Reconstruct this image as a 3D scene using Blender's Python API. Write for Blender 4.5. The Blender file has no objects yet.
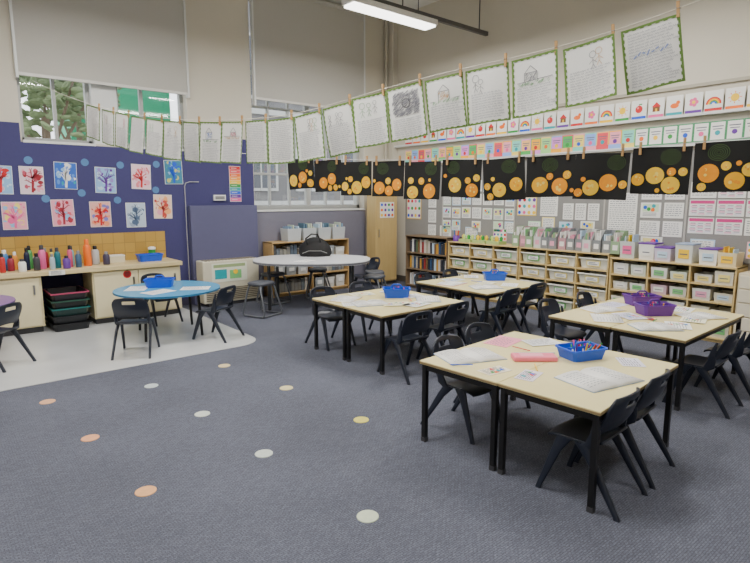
import bpy, bmesh, math, random
from mathutils import Vector, Matrix
random.seed(11)
rad=math.radians
COL=bpy.context.scene.collection
# ---------------------------------------------------------------- materials
def lin(c):
    o=[]
    for v in c:
        v=v/255.0
        o.append(v/12.92 if v<=0.04045 else ((v+0.055)/1.055)**2.4)
    return (o[0],o[1],o[2],1)
MC={}
def M(rgb,rough=.6,metal=0,noise=.05,scale=18,bump=0,emit=0):
    key=(tuple(rgb),rough,metal,noise,scale,bump,emit)
    if key in MC: return MC[key]
    m=bpy.data.materials.new('surface_%d'%len(MC)); m.use_nodes=True
    nt=m.node_tree; b=nt.nodes['Principled BSDF']
    b.inputs['Roughness'].default_value=rough; b.inputs['Metallic'].default_value=metal
    c=lin(rgb)
    tc=nt.nodes.new('ShaderNodeTexCoord'); nz=nt.nodes.new('ShaderNodeTexNoise')
    nz.inputs['Scale'].default_value=scale; nz.inputs['Detail'].default_value=3
    nt.links.new(tc.outputs['Object'],nz.inputs['Vector'])
    mx=nt.nodes.new('ShaderNodeMix'); mx.data_type='RGBA'
    mx.inputs[6].default_value=tuple(max(0,v*(1-noise)) for v in c[:3])+(1,)
    mx.inputs[7].default_value=tuple(min(1,v*(1+noise)) for v in c[:3])+(1,)
    nt.links.new(nz.outputs['Fac'],mx.inputs[0]); nt.links.new(mx.outputs[2],b.inputs['Base Color'])
    if bump:
        bp=nt.nodes.new('ShaderNodeBump'); bp.inputs['Strength'].default_value=bump; bp.inputs['Distance'].default_value=.01
        nt.links.new(nz.outputs['Fac'],bp.inputs['Height']); nt.links.new(bp.outputs['Normal'],b.inputs['Normal'])
    if emit:
        b.inputs['Emission Color'].default_value=c; b.inputs['Emission Strength'].default_value=emit
    MC[key]=m; return m
def wood(rgb,dark,scale=6,rough=.45,stretch=(1,12,12)):
    key=('w',tuple(rgb),tuple(dark),scale,rough,stretch)
    if key in MC: return MC[key]
    m=bpy.data.materials.new('wood_%d'%len(MC)); m.use_nodes=True
    nt=m.node_tree; b=nt.nodes['Principled BSDF']; b.inputs['Roughness'].default_value=rough
    tc=nt.nodes.new('ShaderNodeTexCoord'); mp=nt.nodes.new('ShaderNodeMapping'); mp.inputs['Scale'].default_value=stretch
    nz=nt.nodes.new('ShaderNodeTexNoise'); nz.inputs['Scale'].default_value=scale; nz.inputs['Detail'].default_value=5
    nt.links.new(tc.outputs['Object'],mp.inputs['Vector']); nt.links.new(mp.outputs['Vector'],nz.inputs['Vector'])
    mx=nt.nodes.new('ShaderNodeMix'); mx.data_type='RGBA'; mx.inputs[6].default_value=lin(rgb); mx.inputs[7].default_value=lin(dark)
    nt.links.new(nz.outputs['Fac'],mx.inputs[0]); nt.links.new(mx.outputs[2],b.inputs['Base Color'])
    MC[key]=m; return m
def carpet():
    m=bpy.data.materials.new('carpet'); m.use_nodes=True
    nt=m.node_tree; b=nt.nodes['Principled BSDF']; b.inputs['Roughness'].default_value=.95
    tc=nt.nodes.new('ShaderNodeTexCoord')
    br=nt.nodes.new('ShaderNodeTexBrick'); br.inputs['Scale'].default_value=1
    br.inputs['Brick Width'].default_value=.030; br.inputs['Row Height'].default_value=.013
    br.inputs['Mortar Size'].default_value=.0028; br.inputs['Mortar Smooth'].default_value=1
    br.inputs['Color1'].default_value=lin((99,102,116)); br.inputs['Color2'].default_value=lin((86,89,102)); br.inputs['Mortar'].default_value=lin((70,73,85))
    nt.links.new(tc.outputs['Object'],br.inputs['Vector'])
    nz=nt.nodes.new('ShaderNodeTexNoise'); nz.inputs['Scale'].default_value=110; nz.inputs['Detail'].default_value=6
    nt.links.new(tc.outputs['Object'],nz.inputs['Vector'])
    n2=nt.nodes.new('ShaderNodeTexNoise'); n2.inputs['Scale'].default_value=1.1; n2.inputs['Detail'].default_value=4
    nt.links.new(tc.outputs['Object'],n2.inputs['Vector'])
    mx=nt.nodes.new('ShaderNodeMix'); mx.data_type='RGBA'; mx.blend_type='OVERLAY'; mx.inputs[0].default_value=.85
    nt.links.new(br.outputs['Color'],mx.inputs[6]); nt.links.new(nz.outputs['Fac'],mx.inputs[7])
    m2=nt.nodes.new('ShaderNodeMix'); m2.data_type='RGBA'; m2.blend_type='OVERLAY'; m2.inputs[0].default_value=.35
    nt.links.new(mx.outputs[2],m2.inputs[6]); nt.links.new(n2.outputs['Fac'],m2.inputs[7])
    nt.links.new(m2.outputs[2],b.inputs['Base Color'])
    bp=nt.nodes.new('ShaderNodeBump'); bp.inputs['Strength'].default_value=.35; bp.inputs['Distance'].default_value=.005
    nt.links.new(nz.outputs['Fac'],bp.inputs['Height']); nt.links.new(bp.outputs['Normal'],b.inputs['Normal'])
    return m
def tiles():
    m=bpy.data.materials.new('glazed_tiles'); m.use_nodes=True
    nt=m.node_tree; b=nt.nodes['Principled BSDF']; b.inputs['Roughness'].default_value=.3
    tc=nt.nodes.new('ShaderNodeTexCoord'); sp=nt.nodes.new('ShaderNodeSeparateXYZ'); cb=nt.nodes.new('ShaderNodeCombineXYZ')
    nt.links.new(tc.outputs['Object'],sp.inputs[0]); nt.links.new(sp.outputs[0],cb.inputs[0]); nt.links.new(sp.outputs[2],cb.inputs[1])
    br=nt.nodes.new('ShaderNodeTexBrick'); br.offset=0; br.inputs['Scale'].default_value=1
    br.inputs['Brick Width'].default_value=.15; br.inputs['Row Height'].default_value=.15; br.inputs['Mortar Size'].default_value=.003
    br.inputs['Color1'].default_value=lin((190,154,78)); br.inputs['Color2'].default_value=lin((178,142,70)); br.inputs['Mortar'].default_value=lin((140,112,64))
    nt.links.new(cb.outputs[0],br.inputs['Vector']); nt.links.new(br.outputs['Color'],b.inputs['Base Color'])
    return m
def glassmat():
    m=bpy.data.materials.new('window_glass'); m.use_nodes=True
    nt=m.node_tree; nt.nodes.remove(nt.nodes['Principled BSDF'])
    t=nt.nodes.new('ShaderNodeBsdfTransparent'); g=nt.nodes.new('ShaderNodeBsdfGlossy'); g.inputs['Roughness'].default_value=.03
    x=nt.nodes.new('ShaderNodeMixShader'); x.inputs[0].default_value=.06
    nt.links.new(t.outputs[0],x.inputs[1]); nt.links.new(g.outputs[0],x.inputs[2])
    nt.links.new(x.outputs[0],nt.nodes['Material Output'].inputs['Surface'])
    return m
# ---------------------------------------------------------------- mesh builder
class B:
    def __init__(s): s.v=[];s.f=[];s.m=[];s.s=[];s.mats=[]
    def mi(s,m):
        if m not in s.mats: s.mats.append(m)
        return s.mats.index(m)
    def add(s,vs,fs,m,sm=False):
        o=len(s.v); s.v+= [tuple(v) for v in vs]; k=s.mi(m)
        for f in fs: s.f.append([i+o for i in f]); s.m.append(k); s.s.append(sm)
    def box(s,c,d,m,rot=None):
        x,y,z=d[0]/2,d[1]/2,d[2]/2
        vs=[Vector(p) for p in [(-x,-y,-z),(x,-y,-z),(x,y,-z),(-x,y,-z),(-x,-y,z),(x,-y,z),(x,y,z),(-x,y,z)]]
        if rot is not None: vs=[rot@v for v in vs]
        vs=[v+Vector(c) for v in vs]
        s.add(vs,[(0,3,2,1),(4,5,6,7),(0,1,5,4),(1,2,6,5),(2,3,7,6),(3,0,4,7)],m)
    def bx(s,x0,x1,y0,y1,z0,z1,m): s.box(((x0+x1)/2,(y0+y1)/2,(z0+z1)/2),(x1-x0,y1-y0,z1-z0),m)
    def rings(s,rs,m,cap=True,sm=True):
        n=len(rs[0]); vs=[p for r in rs for p in r]; fs=[]
        for i in range(len(rs)-1):
            for j in range(n):
                a=i*n+j; b=i*n+(j+1)%n; fs.append((a,b,b+n,a+n))
        s.add(vs,fs,m,sm)
        if cap:
            s.add(rs[0],[tuple(range(n))[::-1]],m); s.add(rs[-1],[tuple(range(n))],m)
    def cyl(s,p0,p1,r0,r1,m,n=12,cap=True):
        p0=Vector(p0);p1=Vector(p1); d=(p1-p0).normalized()
        a=d.orthogonal().normalized(); b=d.cross(a)
        s.rings([[p+a*r*math.cos(t*2*math.pi/n)+b*r*math.sin(t*2*math.pi/n) for t in range(n)] for p,r in ((p0,r0),(p1,r1))],m,cap)
    def tube(s,pts,r,m,n=8):
        pts=[Vector(p) for p in pts]; rs=[]; a=None
        for i,p in enumerate(pts):
            d=(pts[min(i+1,len(pts)-1)]-pts[max(i-1,0)]).normalized()
            if a is None: a=d.orthogonal().normalized()
            else: a=(a-d*a.dot(d)).normalized()
            b=d.cross(a)
            rs.append([p+a*r*math.cos(t*2*math.pi/n)+b*r*math.sin(t*2*math.pi/n) for t in range(n)])
        s.rings(rs,m)
    def revolve(s,prof,c,m,n=20,cap=True):
        s.rings([[(c[0]+r*math.cos(t*2*math.pi/n),c[1]+r*math.sin(t*2*math.pi/n),c[2]+z) for t in range(n)] for r,z in prof],m,cap)
    def prism(s,pts,z0,z1,m,sm=False):
        s.rings([[(x,y,z0) for x,y in pts],[(x,y,z1) for x,y in pts]],m,True,sm)
    def poly(s,pts,m): s.add(pts,[tuple(range(len(pts)))],m)
    def rect(s,x0,x1,z0,z1,m,y=-.001): s.poly([(x0,y,z0),(x1,y,z0),(x1,y,z1),(x0,y,z1)],m)
    def disc(s,x,z,r,m,y=-.001,n=14,sx=1,sz=1): s.poly([(x+r*sx*math.cos(t*2*math.pi/n),y,z+r*sz*math.sin(t*2*math.pi/n)) for t in range(n)],m)
    def stroke(s,p,q,w,m,y=-.001):
        p=Vector((p[0],p[1]));q=Vector((q[0],q[1])); d=(q-p)
        if d.length<1e-6: return
        n=Vector((-d.y,d.x)).normalized()*w/2
        f=y if callable(y) else (lambda x,z: y)
        s.poly([(c[0],f(c[0],c[1]),c[1]) for c in ((p.x-n.x,p.y-n.y),(q.x-n.x,q.y-n.y),(q.x+n.x,q.y+n.y),(p.x+n.x,p.y+n.y))],m)
    def fin(s,name,parent=None,loc=(0,0,0),rot=(0,0,0),bevel=0,solid=0,sub=0,seg=2):
        me=bpy.data.meshes.new(name); me.from_pydata(s.v,[],s.f)
        for m in s.mats: me.materials.append(m)
        for i,p in enumerate(me.polygons): p.material_index=s.m[i]; p.use_smooth=s.s[i]
        me.update()
        o=bpy.data.objects.new(name,me); COL.objects.link(o)
        o.location=loc; o.rotation_euler=rot if not isinstance(rot,(int,float)) else (0,0,rot)
        if parent: o.parent=parent
        if solid:
            q=o.modifiers.new('solid','SOLIDIFY'); q.thickness=solid; q.offset=0
        if bevel:
            q=o.modifiers.new('bevel','BEVEL'); q.width=bevel; q.segments=seg; q.limit_method='ANGLE'; q.angle_limit=rad(40)
        if sub:
            q=o.modifiers.new('sub','SUBSURF'); q.levels=sub; q.render_levels=sub
        return o
def tag(o,label,cat,group=None):
    o['label']=label; o['category']=cat
    if group: o['group']=group
    return o
def struct(o): o['kind']='structure'; return o
def empty(name,loc=(0,0,0),rz=0):
    e=bpy.data.objects.new(name,None); e.empty_display_size=.1; COL.objects.link(e)
    e.location=loc; e.rotation_euler=rz if not isinstance(rz,(int,float)) else (0,0,rz); return e
def dup(o,loc,rot=0,label=None,parent=None):
    n=o.copy(); COL.objects.link(n)
    if parent is None:
        n.location=loc; n.rotation_euler=rot if not isinstance(rot,(int,float)) else (0,0,rot)
    else: n.parent=parent
    for c in list(o.children):
        if c.parent==o: dup(c,None,0,None,n)
    if label: n['label']=label
    return n
def place(proto,used,loc,rot=0,label=None):
    if not used:
        used.append(1); proto.location=loc; proto.rotation_euler=rot if not isinstance(rot,(int,float)) else (0,0,rot)
        if label: proto['label']=label
        return proto
    return dup(proto,loc,rot,label)
# ---------------------------------------------------------------- colours
cream=M((208,202,187),.8,noise=.03,scale=3)
creamE=M((204,198,183),.8,noise=.04,scale=2)
white=M((235,234,230),.5,noise=.01); paper=M((234,234,230),.7,noise=.02,scale=8); pagep=M((232,232,228),.75,noise=.03,scale=8)
purple=M((64,62,108),.85,noise=.06,scale=30); purpleL=M((88,88,120),.7,noise=.04)
black=M((14,14,16),.45,noise=.02); steel=M((165,168,172),.3,1,.02); navy=M((30,36,50),.36,noise=.04,scale=6)
frameW=M((218,220,218),.4,noise=.02); frameG=M((172,174,172),.45,noise=.02); grey=M((128,128,128),.6); dgrey=M((60,60,64),.6)
ink=M((105,108,122),.8,noise=.0); pencil=M((146,148,158),.8,noise=0); red=M((205,30,35),.5); orange=M((240,110,20),.5); yellow=M((246,200,30),.5); green=M((45,150,60),.5)
blue=M((18,84,215),.4); pink=M((236,95,155),.5); teal=M((30,160,170),.5); violet=M((100,45,150),.45); brown=M((120,75,45),.6)
bright=[red,orange,yellow,green,blue,pink,teal,violet]
# ---------------------------------------------------------------- room shell
b=B(); b.bx(-3.5,7.5,-3,8.5,-.1,0,carpet()); struct(b.fin('floor'))
b=B(); pts=[(-3.5,8.5),(-3.5,5.66),(2.7,5.66)]
for i in range(1,9):
    t=i/8*math.pi/2; pts.append((2.7+.3*math.sin(t),5.96-.3*math.cos(t)))
pts+=[(3.0,8.5)]
b.prism(pts,0,.004,M((196,198,199),.27,noise=.05,scale=4)); struct(b.fin('floor'))
b=B()
X0,X1=-3.5,7.85
b.bx(X0,1.1,8.5,8.85,0,5.3,cream); b.bx(3.3,4.4,8.5,8.85,0,5.3,cream); b.bx(6.8,X1,8.5,8.85,0,5.3,cream)
b.bx(1.1,3.3,8.5,8.85,0,2.45,cream); b.bx(1.1,3.3,8.5,8.85,5.0,5.3,cream)
b.bx(1.97,2.30,8.53,8.85,2.45,5.0,frameW)
b.bx(4.4,6.8,8.5,8.85,0,1.5,cream); b.bx(4.4,6.8,8.5,8.85,5.0,5.3,cream)
struct(b.fin('wall_north'))
b=B(); b.bx(7.5,7.85,-3.35,8.5,0,5.3,creamE); struct(b.fin('wall_east'))
b=B(); b.bx(-3.85,-3.5,-3.35,8.5,0,5.3,cream); struct(b.fin('wall_west'))
b=B(); b.bx(-3.5,7.5,-3.35,-3,0,5.3,cream); struct(b.fin('wall_south'))
b=B(); b.bx(-3.85,7.85,-3.35,8.85,5.2,5.35,M((235,235,230),.8)); struct(b.fin('ceiling'))
b=B(); b.bx(-3.5,1.08,8.475,8.5,.1,2.66,purple); b.bx(1.08,3.32,8.475,8.5,.1,2.42,purple); b.bx(3.32,4.38,8.475,8.5,.1,2.66,purple)
struct(b.fin('trim_1'))
b=B(); b.bx(4.38,6.82,8.48,8.5,.0,1.46,M((116,115,130),.8)); struct(b.fin('trim_2'))
b=B(); b.bx(3.22,4.37,8.36,8.475,0,1.58,purpleL); struct(b.fin('trim_3',bevel=.008))
b=B(); b.bx(-1,2.84,8.455,8.475,.79,1.2,tiles()); struct(b.fin('trim_4'))
b=B(); b.bx(7.46,7.5,-3,8.0,.93,2.30,M((136,135,133),.9,noise=.06,scale=40)); struct(b.fin('trim_5'))
b=B(); b.bx(7.41,7.5,-3,8.4,2.34,2.375,frameW); struct(b.fin('trim_6'))
b=B(); b.bx(7.42,7.5,-3,8.4,2.70,2.735,frameW); struct(b.fin('trim_7'))
b=B(); b.bx(7.47,7.5,-3,8.4,3.05,3.09,M((172,166,150),.7)); struct(b.fin('trim_8'))
b=B(); b.bx(3.0,7.5,8.485,8.5,0,.12,M((70,66,90),.6)); struct(b.fin('baseboard_north'))
b=B(); b.bx(7.485,7.5,-3,8.48,0,.12,M((90,84,76),.6)); struct(b.fin('baseboard_east'))
b=B(); b.bx(7.38,7.5,8.3,8.5,0,5.2,creamE); b.cyl((7.3,8.42,0),(7.3,8.42,5.2),.03,.03,M((190,184,168),.6)); struct(b.fin('trim_9'))
gl=glassmat()
def window(n,x0,x1,z0,z1,bars_v,bars_h,fm,t=.07):
    root=struct(empty('window_%d'%n,((x0+x1)/2,8.7,z0)))
    w=x1-x0; h=z1-z0
    b=B()
    b.bx(-w/2,-w/2+t,-.05,.05,0,h,fm); b.bx(w/2-t,w/2,-.05,.05,0,h,fm); b.bx(-w/2,w/2,-.05,.05,0,t,fm); b.bx(-w/2,w/2,-.05,.05,h-t,h,fm)
    b.bx(-w/2,w/2,-.235,.0,-.035,.0,frameW)
    for v,tt in bars_v: b.bx(v-tt,v+tt,-.035,.035,0,h,fm)
    for v,tt in bars_h: b.bx(-w/2,w/2,-.03,.03,v-tt,v+tt,fm)
    struct(b.fin('frame',root,bevel=.004))
    b=B(); b.bx(-w/2+.03,w/2-.03,-.004,.004,.03,h-.03,gl); struct(b.fin('glass',root))
window(1,1.1,1.97,2.45,5.0,[(.0,.02)],[(1.3,.03)],frameG,.05)
window(3,2.30,3.3,2.45,5.0,[(-.12,.025)],[(1.3,.03)],frameG,.05)
window(2,4.4,6.8,1.5,5.0,[(-.8,.015),(-.4,.015),(0,.05),(.4,.015),(.8,.015)],[(.62,.02),(1.15,.04),(1.75,.02),(2.3,.03)],frameG)
def blind(x0,x1,z0):
    r=empty('roller_blind',((x0+x1)/2,8.44,5.12)); w=x1-x0
    tag(r,'large pale grey fabric roller blind covering the upper window','blind')
    b=B(); b.bx(-w/2,w/2,-.006,.0,z0-5.12,0,M((186,184,177),.9,noise=.03,scale=60)); b.fin('fabric',r)
    b=B(); b.cyl((-w/2,0,0),(w/2,0,0),.04,.04,M((190,188,180),.5)); b.fin('roller',r)
    b=B(); b.bx(-w/2,w/2,-.018,.012,z0-5.15,z0-5.11,M((214,212,206),.4)); b.fin('bottom_bar',r,bevel=.004)
    b=B(); b.bx(-w/2-.03,-w/2,-.02,.055,-1.9,.05,frameW); b.fin('side_channel',r)
    b=B(); b.bx(w/2,w/2+.03,-.02,.055,-1.9,.05,frameW); b.fin('side_channel',r)
blind(1.12,3.3,3.28); blind(4.45,6.75,3.35)
# outside
b=B(); b.bx(-30,40,8.86,60,-1.2,-1.0,M((130,132,120),.9)); struct(b.fin('ground'))
r=empty('brick_building',(6.5,14,-1)); tag(r,'tall grey brick building seen through the window','building')
b=B(); b.bx(0,9,0,3,0,9,M((104,104,106),.9,noise=.15,scale=4)); b.fin('brick_wall',r)
b=B(); b.bx(-.2,9.2,-.2,3,9,9.2,frameG); b.bx(0,9,-.05,0,2.5,2.62,frameG); b.bx(0,9,-.05,0,5.0,5.15,frameG); b.fin('cornice',r)
for j in range(2):
    for i in range(5):
        z0=2.9+j*2.5; b=B(); b.bx(.4+i*1.7,1.5+i*1.7,-.04,0,z0,z0+1.7,frameG); b.bx(.48+i*1.7,1.42+i*1.7,-.05,-.03,z0+.08,z0+1.62,M((60,66,76),.2)); b.bx(.93+i*1.7,.97+i*1.7,-.06,-.03,z0,z0+1.7,frameG); b.fin('building_window',r)
r=empty('green_shed',(4.55,18,-1)); tag(r,'green sheet-metal building outside with pale roof','building')
b=B(); b.bx(-1.0,1.9,0,2,0,6.6,M((30,165,120),.6)); b.fin('shed_wall',r)
b=B(); b.add([(-1.2,-.3,6.6),(2.1,-.3,6.6),(2.1,-.3,6.9),(-1.2,-.3,7.5),(-1.2,2,6.6),(2.1,2,6.6),(2.1,2,6.9),(-1.2,2,7.5)],[(0,1,2,3),(4,7,6,5),(0,3,7,4),(1,5,6,2),(3,2,6,7),(0,4,5,1)],frameW); b.fin('shed_roof',r)
def tree(x,y,h,s):
    r=empty('tree',(x,y,-1)); tag(r,'leafy green tree growing outside the window','tree')
    bk=M((120,104,88),.8)
    b=B(); b.cyl((0,0,0),(.1,0,h*.7),.13*s,.07*s,bk)
    for k in range(5):
        t=k*1.3; b.cyl((.05,0,h*.5),(math.cos(t)*s,math.sin(t)*s,h*.8),.04*s,.02*s,bk,6)
    b.fin('trunk',r)
    bm=bmesh.new()
    for k in range(480):
        a=random.uniform(0,6.28); q=random.uniform(0,1)**.5*s*1.3; zz=h*.8+random.gauss(0,.6)*s
        c=Vector((q*math.cos(a),q*math.sin(a),zz))
        mt=Matrix.Translation(c)@Matrix.Rotation(random.uniform(0,6),4,random.choice('XYZ'))@Matrix.Diagonal((.14*s,.08*s,.05*s,1))
        bmesh.ops.create_icosphere(bm,subdivisions=1,radius=1,matrix=mt)
    me=bpy.data.meshes.new('foliage'); bm.to_mesh(me); bm.free(); me.materials.append(M((120,138,98),.8,noise=.4,scale=2))
    o=bpy.data.objects.new('foliage',me); COL.objects.link(o); o.parent=r
tree(2.1,13.5,6.4,1.1); tree(3.3,16.2,7,.9)
# ---------------------------------------------------------------- lights
def fixture(x,y,z=4.25,E=92):
    r=empty('fluorescent_light',(x,y,z)); tag(r,'white suspended fluorescent batten light with glowing diffuser','light','classroom ceiling lights')
    b=B(); b.bx(-.8,.8,-.13,.13,.0,.08,white); b.fin('housing',r,bevel=.01)
    b=B(); b.bx(-.77,.77,-.115,.115,-.03,-.0,M((255,252,245),.4,emit=5)); b.fin('diffuser',r,bevel=.01)
    for sx in (-.6,.6): b=B(); b.cyl((sx,.09,.08),(sx,.09,5.2-z),.008,.008,dgrey,6); b.fin('suspension_rod',r)
    L=bpy.data.lights.new('lamp','AREA'); L.shape='RECTANGLE'; L.size=1.5; L.size_y=.22; L.energy=E; L.color=(1,.97,.925)
    o=bpy.data.objects.new('lamp',L); COL.objects.link(o); o.parent=r; o.location=(0,0,-.05)
for x in (5.4,1.6,-1.8):
    for y in (6.1,3.0,0.0): fixture(x,y,E=104 if y>1 and x>0 else 48)  # the first is in view; the others are unseen, added to light the room
r=empty('ceiling_rail',(5.6,6.1,4.36)); tag(r,'dark metal conduit rail carrying the hanging light','rail')
b=B(); b.bx(-1.9,1.9,-.03,.03,0,.06,M((90,88,86),.5)); b.fin('rail_bar',r)
for sx in (-1.7,0,1.7): b=B(); b.cyl((sx,0,.06),(sx,0,.84),.01,.01,dgrey,6); b.fin('hanger',r)
w=bpy.data.worlds.new('w'); bpy.context.scene.world=w; w.use_nodes=True
nt=w.node_tree; bg=nt.nodes['Background']; sk=nt.nodes.new('ShaderNodeTexSky'); sk.sky_type='HOSEK_WILKIE'; sk.turbidity=8; sk.sun_direction=(-.3,-.6,.75)
mx=nt.nodes.new('ShaderNodeMix'); mx.data_type='RGBA'; mx.inputs[0].default_value=.75; mx.inputs[7].default_value=(.92,.96,1,1)
nt.links.new(sk.outputs[0],mx.inputs[6]); nt.links.new(mx.outputs[2],bg.inputs[0]); bg.inputs[1].default_value=4.2
# ---------------------------------------------------------------- chairs
def chair_proto():
    r=empty('school_chair'); tag(r,'dark navy moulded plastic school chair with splayed legs','chair','navy classroom chairs')
    b=B(); nu,nv=12,10; vs=[];fs=[]
    for j in range(nv+1):
        v=j/nv
        for i in range(nu+1):
            u=-1+2*i/nu
            wd=.176*(1-.10*(1-v))*(1-.12*max(0,(v-.8)/.2)**2)
            x=u*wd; y=-.165+.345*v-.02*u*u*(1 if v>.9 else 0)
            z=.357-.016*(1-u*u)*math.sin(math.pi*min(1,v*1.05))-.03*max(0,(v-.72)/.28)**2+.03*max(0,(.2-v)/.2)**2
            vs.append((x,y,z))
    for j in range(nv):
        for i in range(nu):
            a=j*(nu+1)+i; fs.append((a,a+1,a+nu+2,a+nu+1))
    b.add(vs,fs,navy,True); b.fin('seat',r,solid=.014,bevel=.004)
    b=B(); vs=[];fs=[]; nu,nv=16,14
    for j in range(nv+1):
        v=j/nv
        wd=.182*(1-max(0,2*v-1)**4*.26)*(1-.04*(1-v))
        for i in range(nu+1):
            u=-1+2*i/nu
            x=u*wd; z=.41+.235*v+.018*(1-u*u)*max(0,2*v-1)+.035*(1-u*u)*max(0,1-2*v)
            y=-.172-.085*v-.010*math.sin(v*math.pi)+.06*u*u*(1-.2*v)
            vs.append((x,y,z))
    for j in range(nv):
        for i in range(nu):
            if j in (10,11) and 5<=i<=10: continue
            a=j*(nu+1)+i; fs.append((a,a+1,a+nu+2,a+nu+1))
    b.add(vs,fs,navy,True); b.fin('backrest',r,solid=.016,bevel=.005)
    o8=((-1,-.7),(-.5,-1),(.5,-1),(1,-.7),(1,.7),(.5,1),(-.5,1),(-1,.7))
    for sx in (-1,1):
        b=B(); rs=[]
        for (x,y,z,hx,hy) in [(.164,-.06,.335,.012,.045),(.167,-.11,.365,.012,.038),(.170,-.125,.42,.011,.029),(.172,-.132,.50,.009,.019),(.168,-.152,.58,.005,.008)]:
            rs.append([(sx*x+sx*hx*a,y+hy*c,z) for a,c in o8])
        b.rings(rs,navy); b.fin('side_arm',r)
    for sx in (-1,1):
        for pts in ([(.164,.05,.355,.011,.046),(.172,.092,.27,.011,.030),(.188,.185,.012,.011,.016),(.188,.187,0,.012,.018)],
                    [(.164,-.05,.355,.011,.046),(.174,-.115,.27,.011,.031),(.189,-.275,.012,.011,.016),(.189,-.279,0,.012,.018)]):
            b=B(); rs=[]
            for x,y,z,hx,hy in pts[::-1]:
                rs.append([(sx*x+hx*a,y+hy*c,z) for a,c in o8])
            b.rings(rs,navy); b.fin('leg',r)
    return r
CH=chair_proto(); CU=[]
def chair(x,y,a): return place(CH,CU,(x,y,0),rad(a))
chair(2.86,1.50,3); chair(3.33,1.53,6); chair(2.98,2.50,184); chair(3.48,2.62,180)
chair(3.5,3.74,-3); chair(4.12,3.82,3); chair(3.55,5.04,180); chair(4.15,5.08,176)
chair(5.25,3.98,2); chair(5.85,4.02,-4); chair(5.35,5.16,180); chair(5.9,5.14,184)
chair(4.85,1.60,3); chair(5.45,1.56,-3); chair(4.9,2.88,178); chair(5.6,2.86,184)
chair(1.70,6.17,-30); chair(2.64,6.24,30); chair(2.42,7.50,190); chair(.44,6.60,40)
chair(5.90,7.35,80)
# ---------------------------------------------------------------- tables
top_m=wood((238,226,168),(231,217,154),2,.27,(1,5,5)); edge_m=M((150,130,92),.5)
TG='yellow classroom tables'
def table_proto(L,D=.6):
    r=empty('classroom_table'); tag(r,'rectangular pale yellow laminate table with square black legs','table',TG)
    h=D/2; b=B(); b.bx(-L/2,L/2,-h,h,.566,.59,top_m); b.bx(-L/2-.001,L/2+.001,-h-.001,h+.001,.568,.584,edge_m); b.fin('table_top',r,bevel=.003)
    b=B(); g=h-.03
    for sy in (-g,g): b.bx(-L/2+.03,L/2-.03,sy-.012,sy+.012,.525,.566,black)
    for sx in (-1,1): b.bx(sx*(L/2-.03)-.012,sx*(L/2-.03)+.012,-g,g,.525,.566,black)
    b.fin('frame',r)
    for sx in (-1,1):
        for sy in (-1,1):
            b=B(); x=sx*(L/2-.03); y=sy*g
            b.bx(x-.016,x+.016,y-.016,y+.016,.01,.566,black); b.bx(x-.018,x+.018,y-.018,y+.018,0,.03,dgrey); b.fin('leg',r)
    return r
T0=table_proto(1.2,.632); t0=[]; T1=table_proto(1.18); t1=[]; T2=table_proto(1.46); t2=[]
a=rad(3.8)
DX,DY=3.19,1.985
place(T0,t0,(DX+.318*math.sin(a),DY-.318*math.cos(a),0),a); place(T0,t0,(DX-.318*math.sin(a),DY+.318*math.cos(a),0),a)
place(T1,t1,(3.86,4.12,0),0); place(T1,t1,(3.86,4.73,0),0)
place(T1,t1,(5.59,4.24,0),0); place(T1,t1,(5.60,4.85,0),0)
place(T2,t2,(5.25,1.92,0),rad(1)); place(T2,t2,(5.24,2.53,0),rad(1))
def round_table(x,y,R,topm,edge,label,z=.58,legs=4):
    r=empty('round_table',(x,y,0)); tag(r,label,'table')
    b=B(); b.revolve([(R,0),(R,.024)],(0,0,z-.024),topm,48); b.revolve([(R+.002,0),(R+.002,.012)],(0,0,z-.018),edge,48); b.fin('table_top',r)
    for k in range(legs):
        t=k*2*math.pi/legs+.6; px,py=math.cos(t)*R*.68,math.sin(t)*R*.68
        b=B(); b.cyl((px,py,z-.03),(px*1.08,py*1.08,0),.018,.016,black); b.fin('leg',r)
round_table(2.29,6.82,.63,M((80,160,205),.25),M((40,105,150),.5),'round table with a light blue top and black legs')
round_table(.12,7.25,.6,M((128,90,160),.3),M((80,60,110),.5),'round table with a purple top and black legs')
r=empty('meeting_table',(4.66,7.14,0),rad(-39.8)); tag(r,'large white rounded meeting table with grey edge','table')
pts=[]
for k in range(56):
    t=k*2*math.pi/56; c,s=math.cos(t),math.sin(t)
    x=.91*abs(c)**.75*(1 if c>0 else -1); y=.66*abs(s)**.8*(1 if s>0 else -1)
    pts.append((x,y))
b=B(); b.prism(pts,.712,.755,M((230,232,236),.25)); b.prism([(x*1.003,y*1.004) for x,y in pts],.716,.744,M((110,112,118),.5)); b.fin('table_top',r)
for sx in (-.62,.62):
    for sy in (-.36,.36):
        b=B(); b.cyl((sx,sy,.72),(sx,sy,0),.025,.025,M((70,72,76),.4,.5)); b.fin('leg',r)
tubeM=M((120,124,130),.35,.5)
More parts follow.
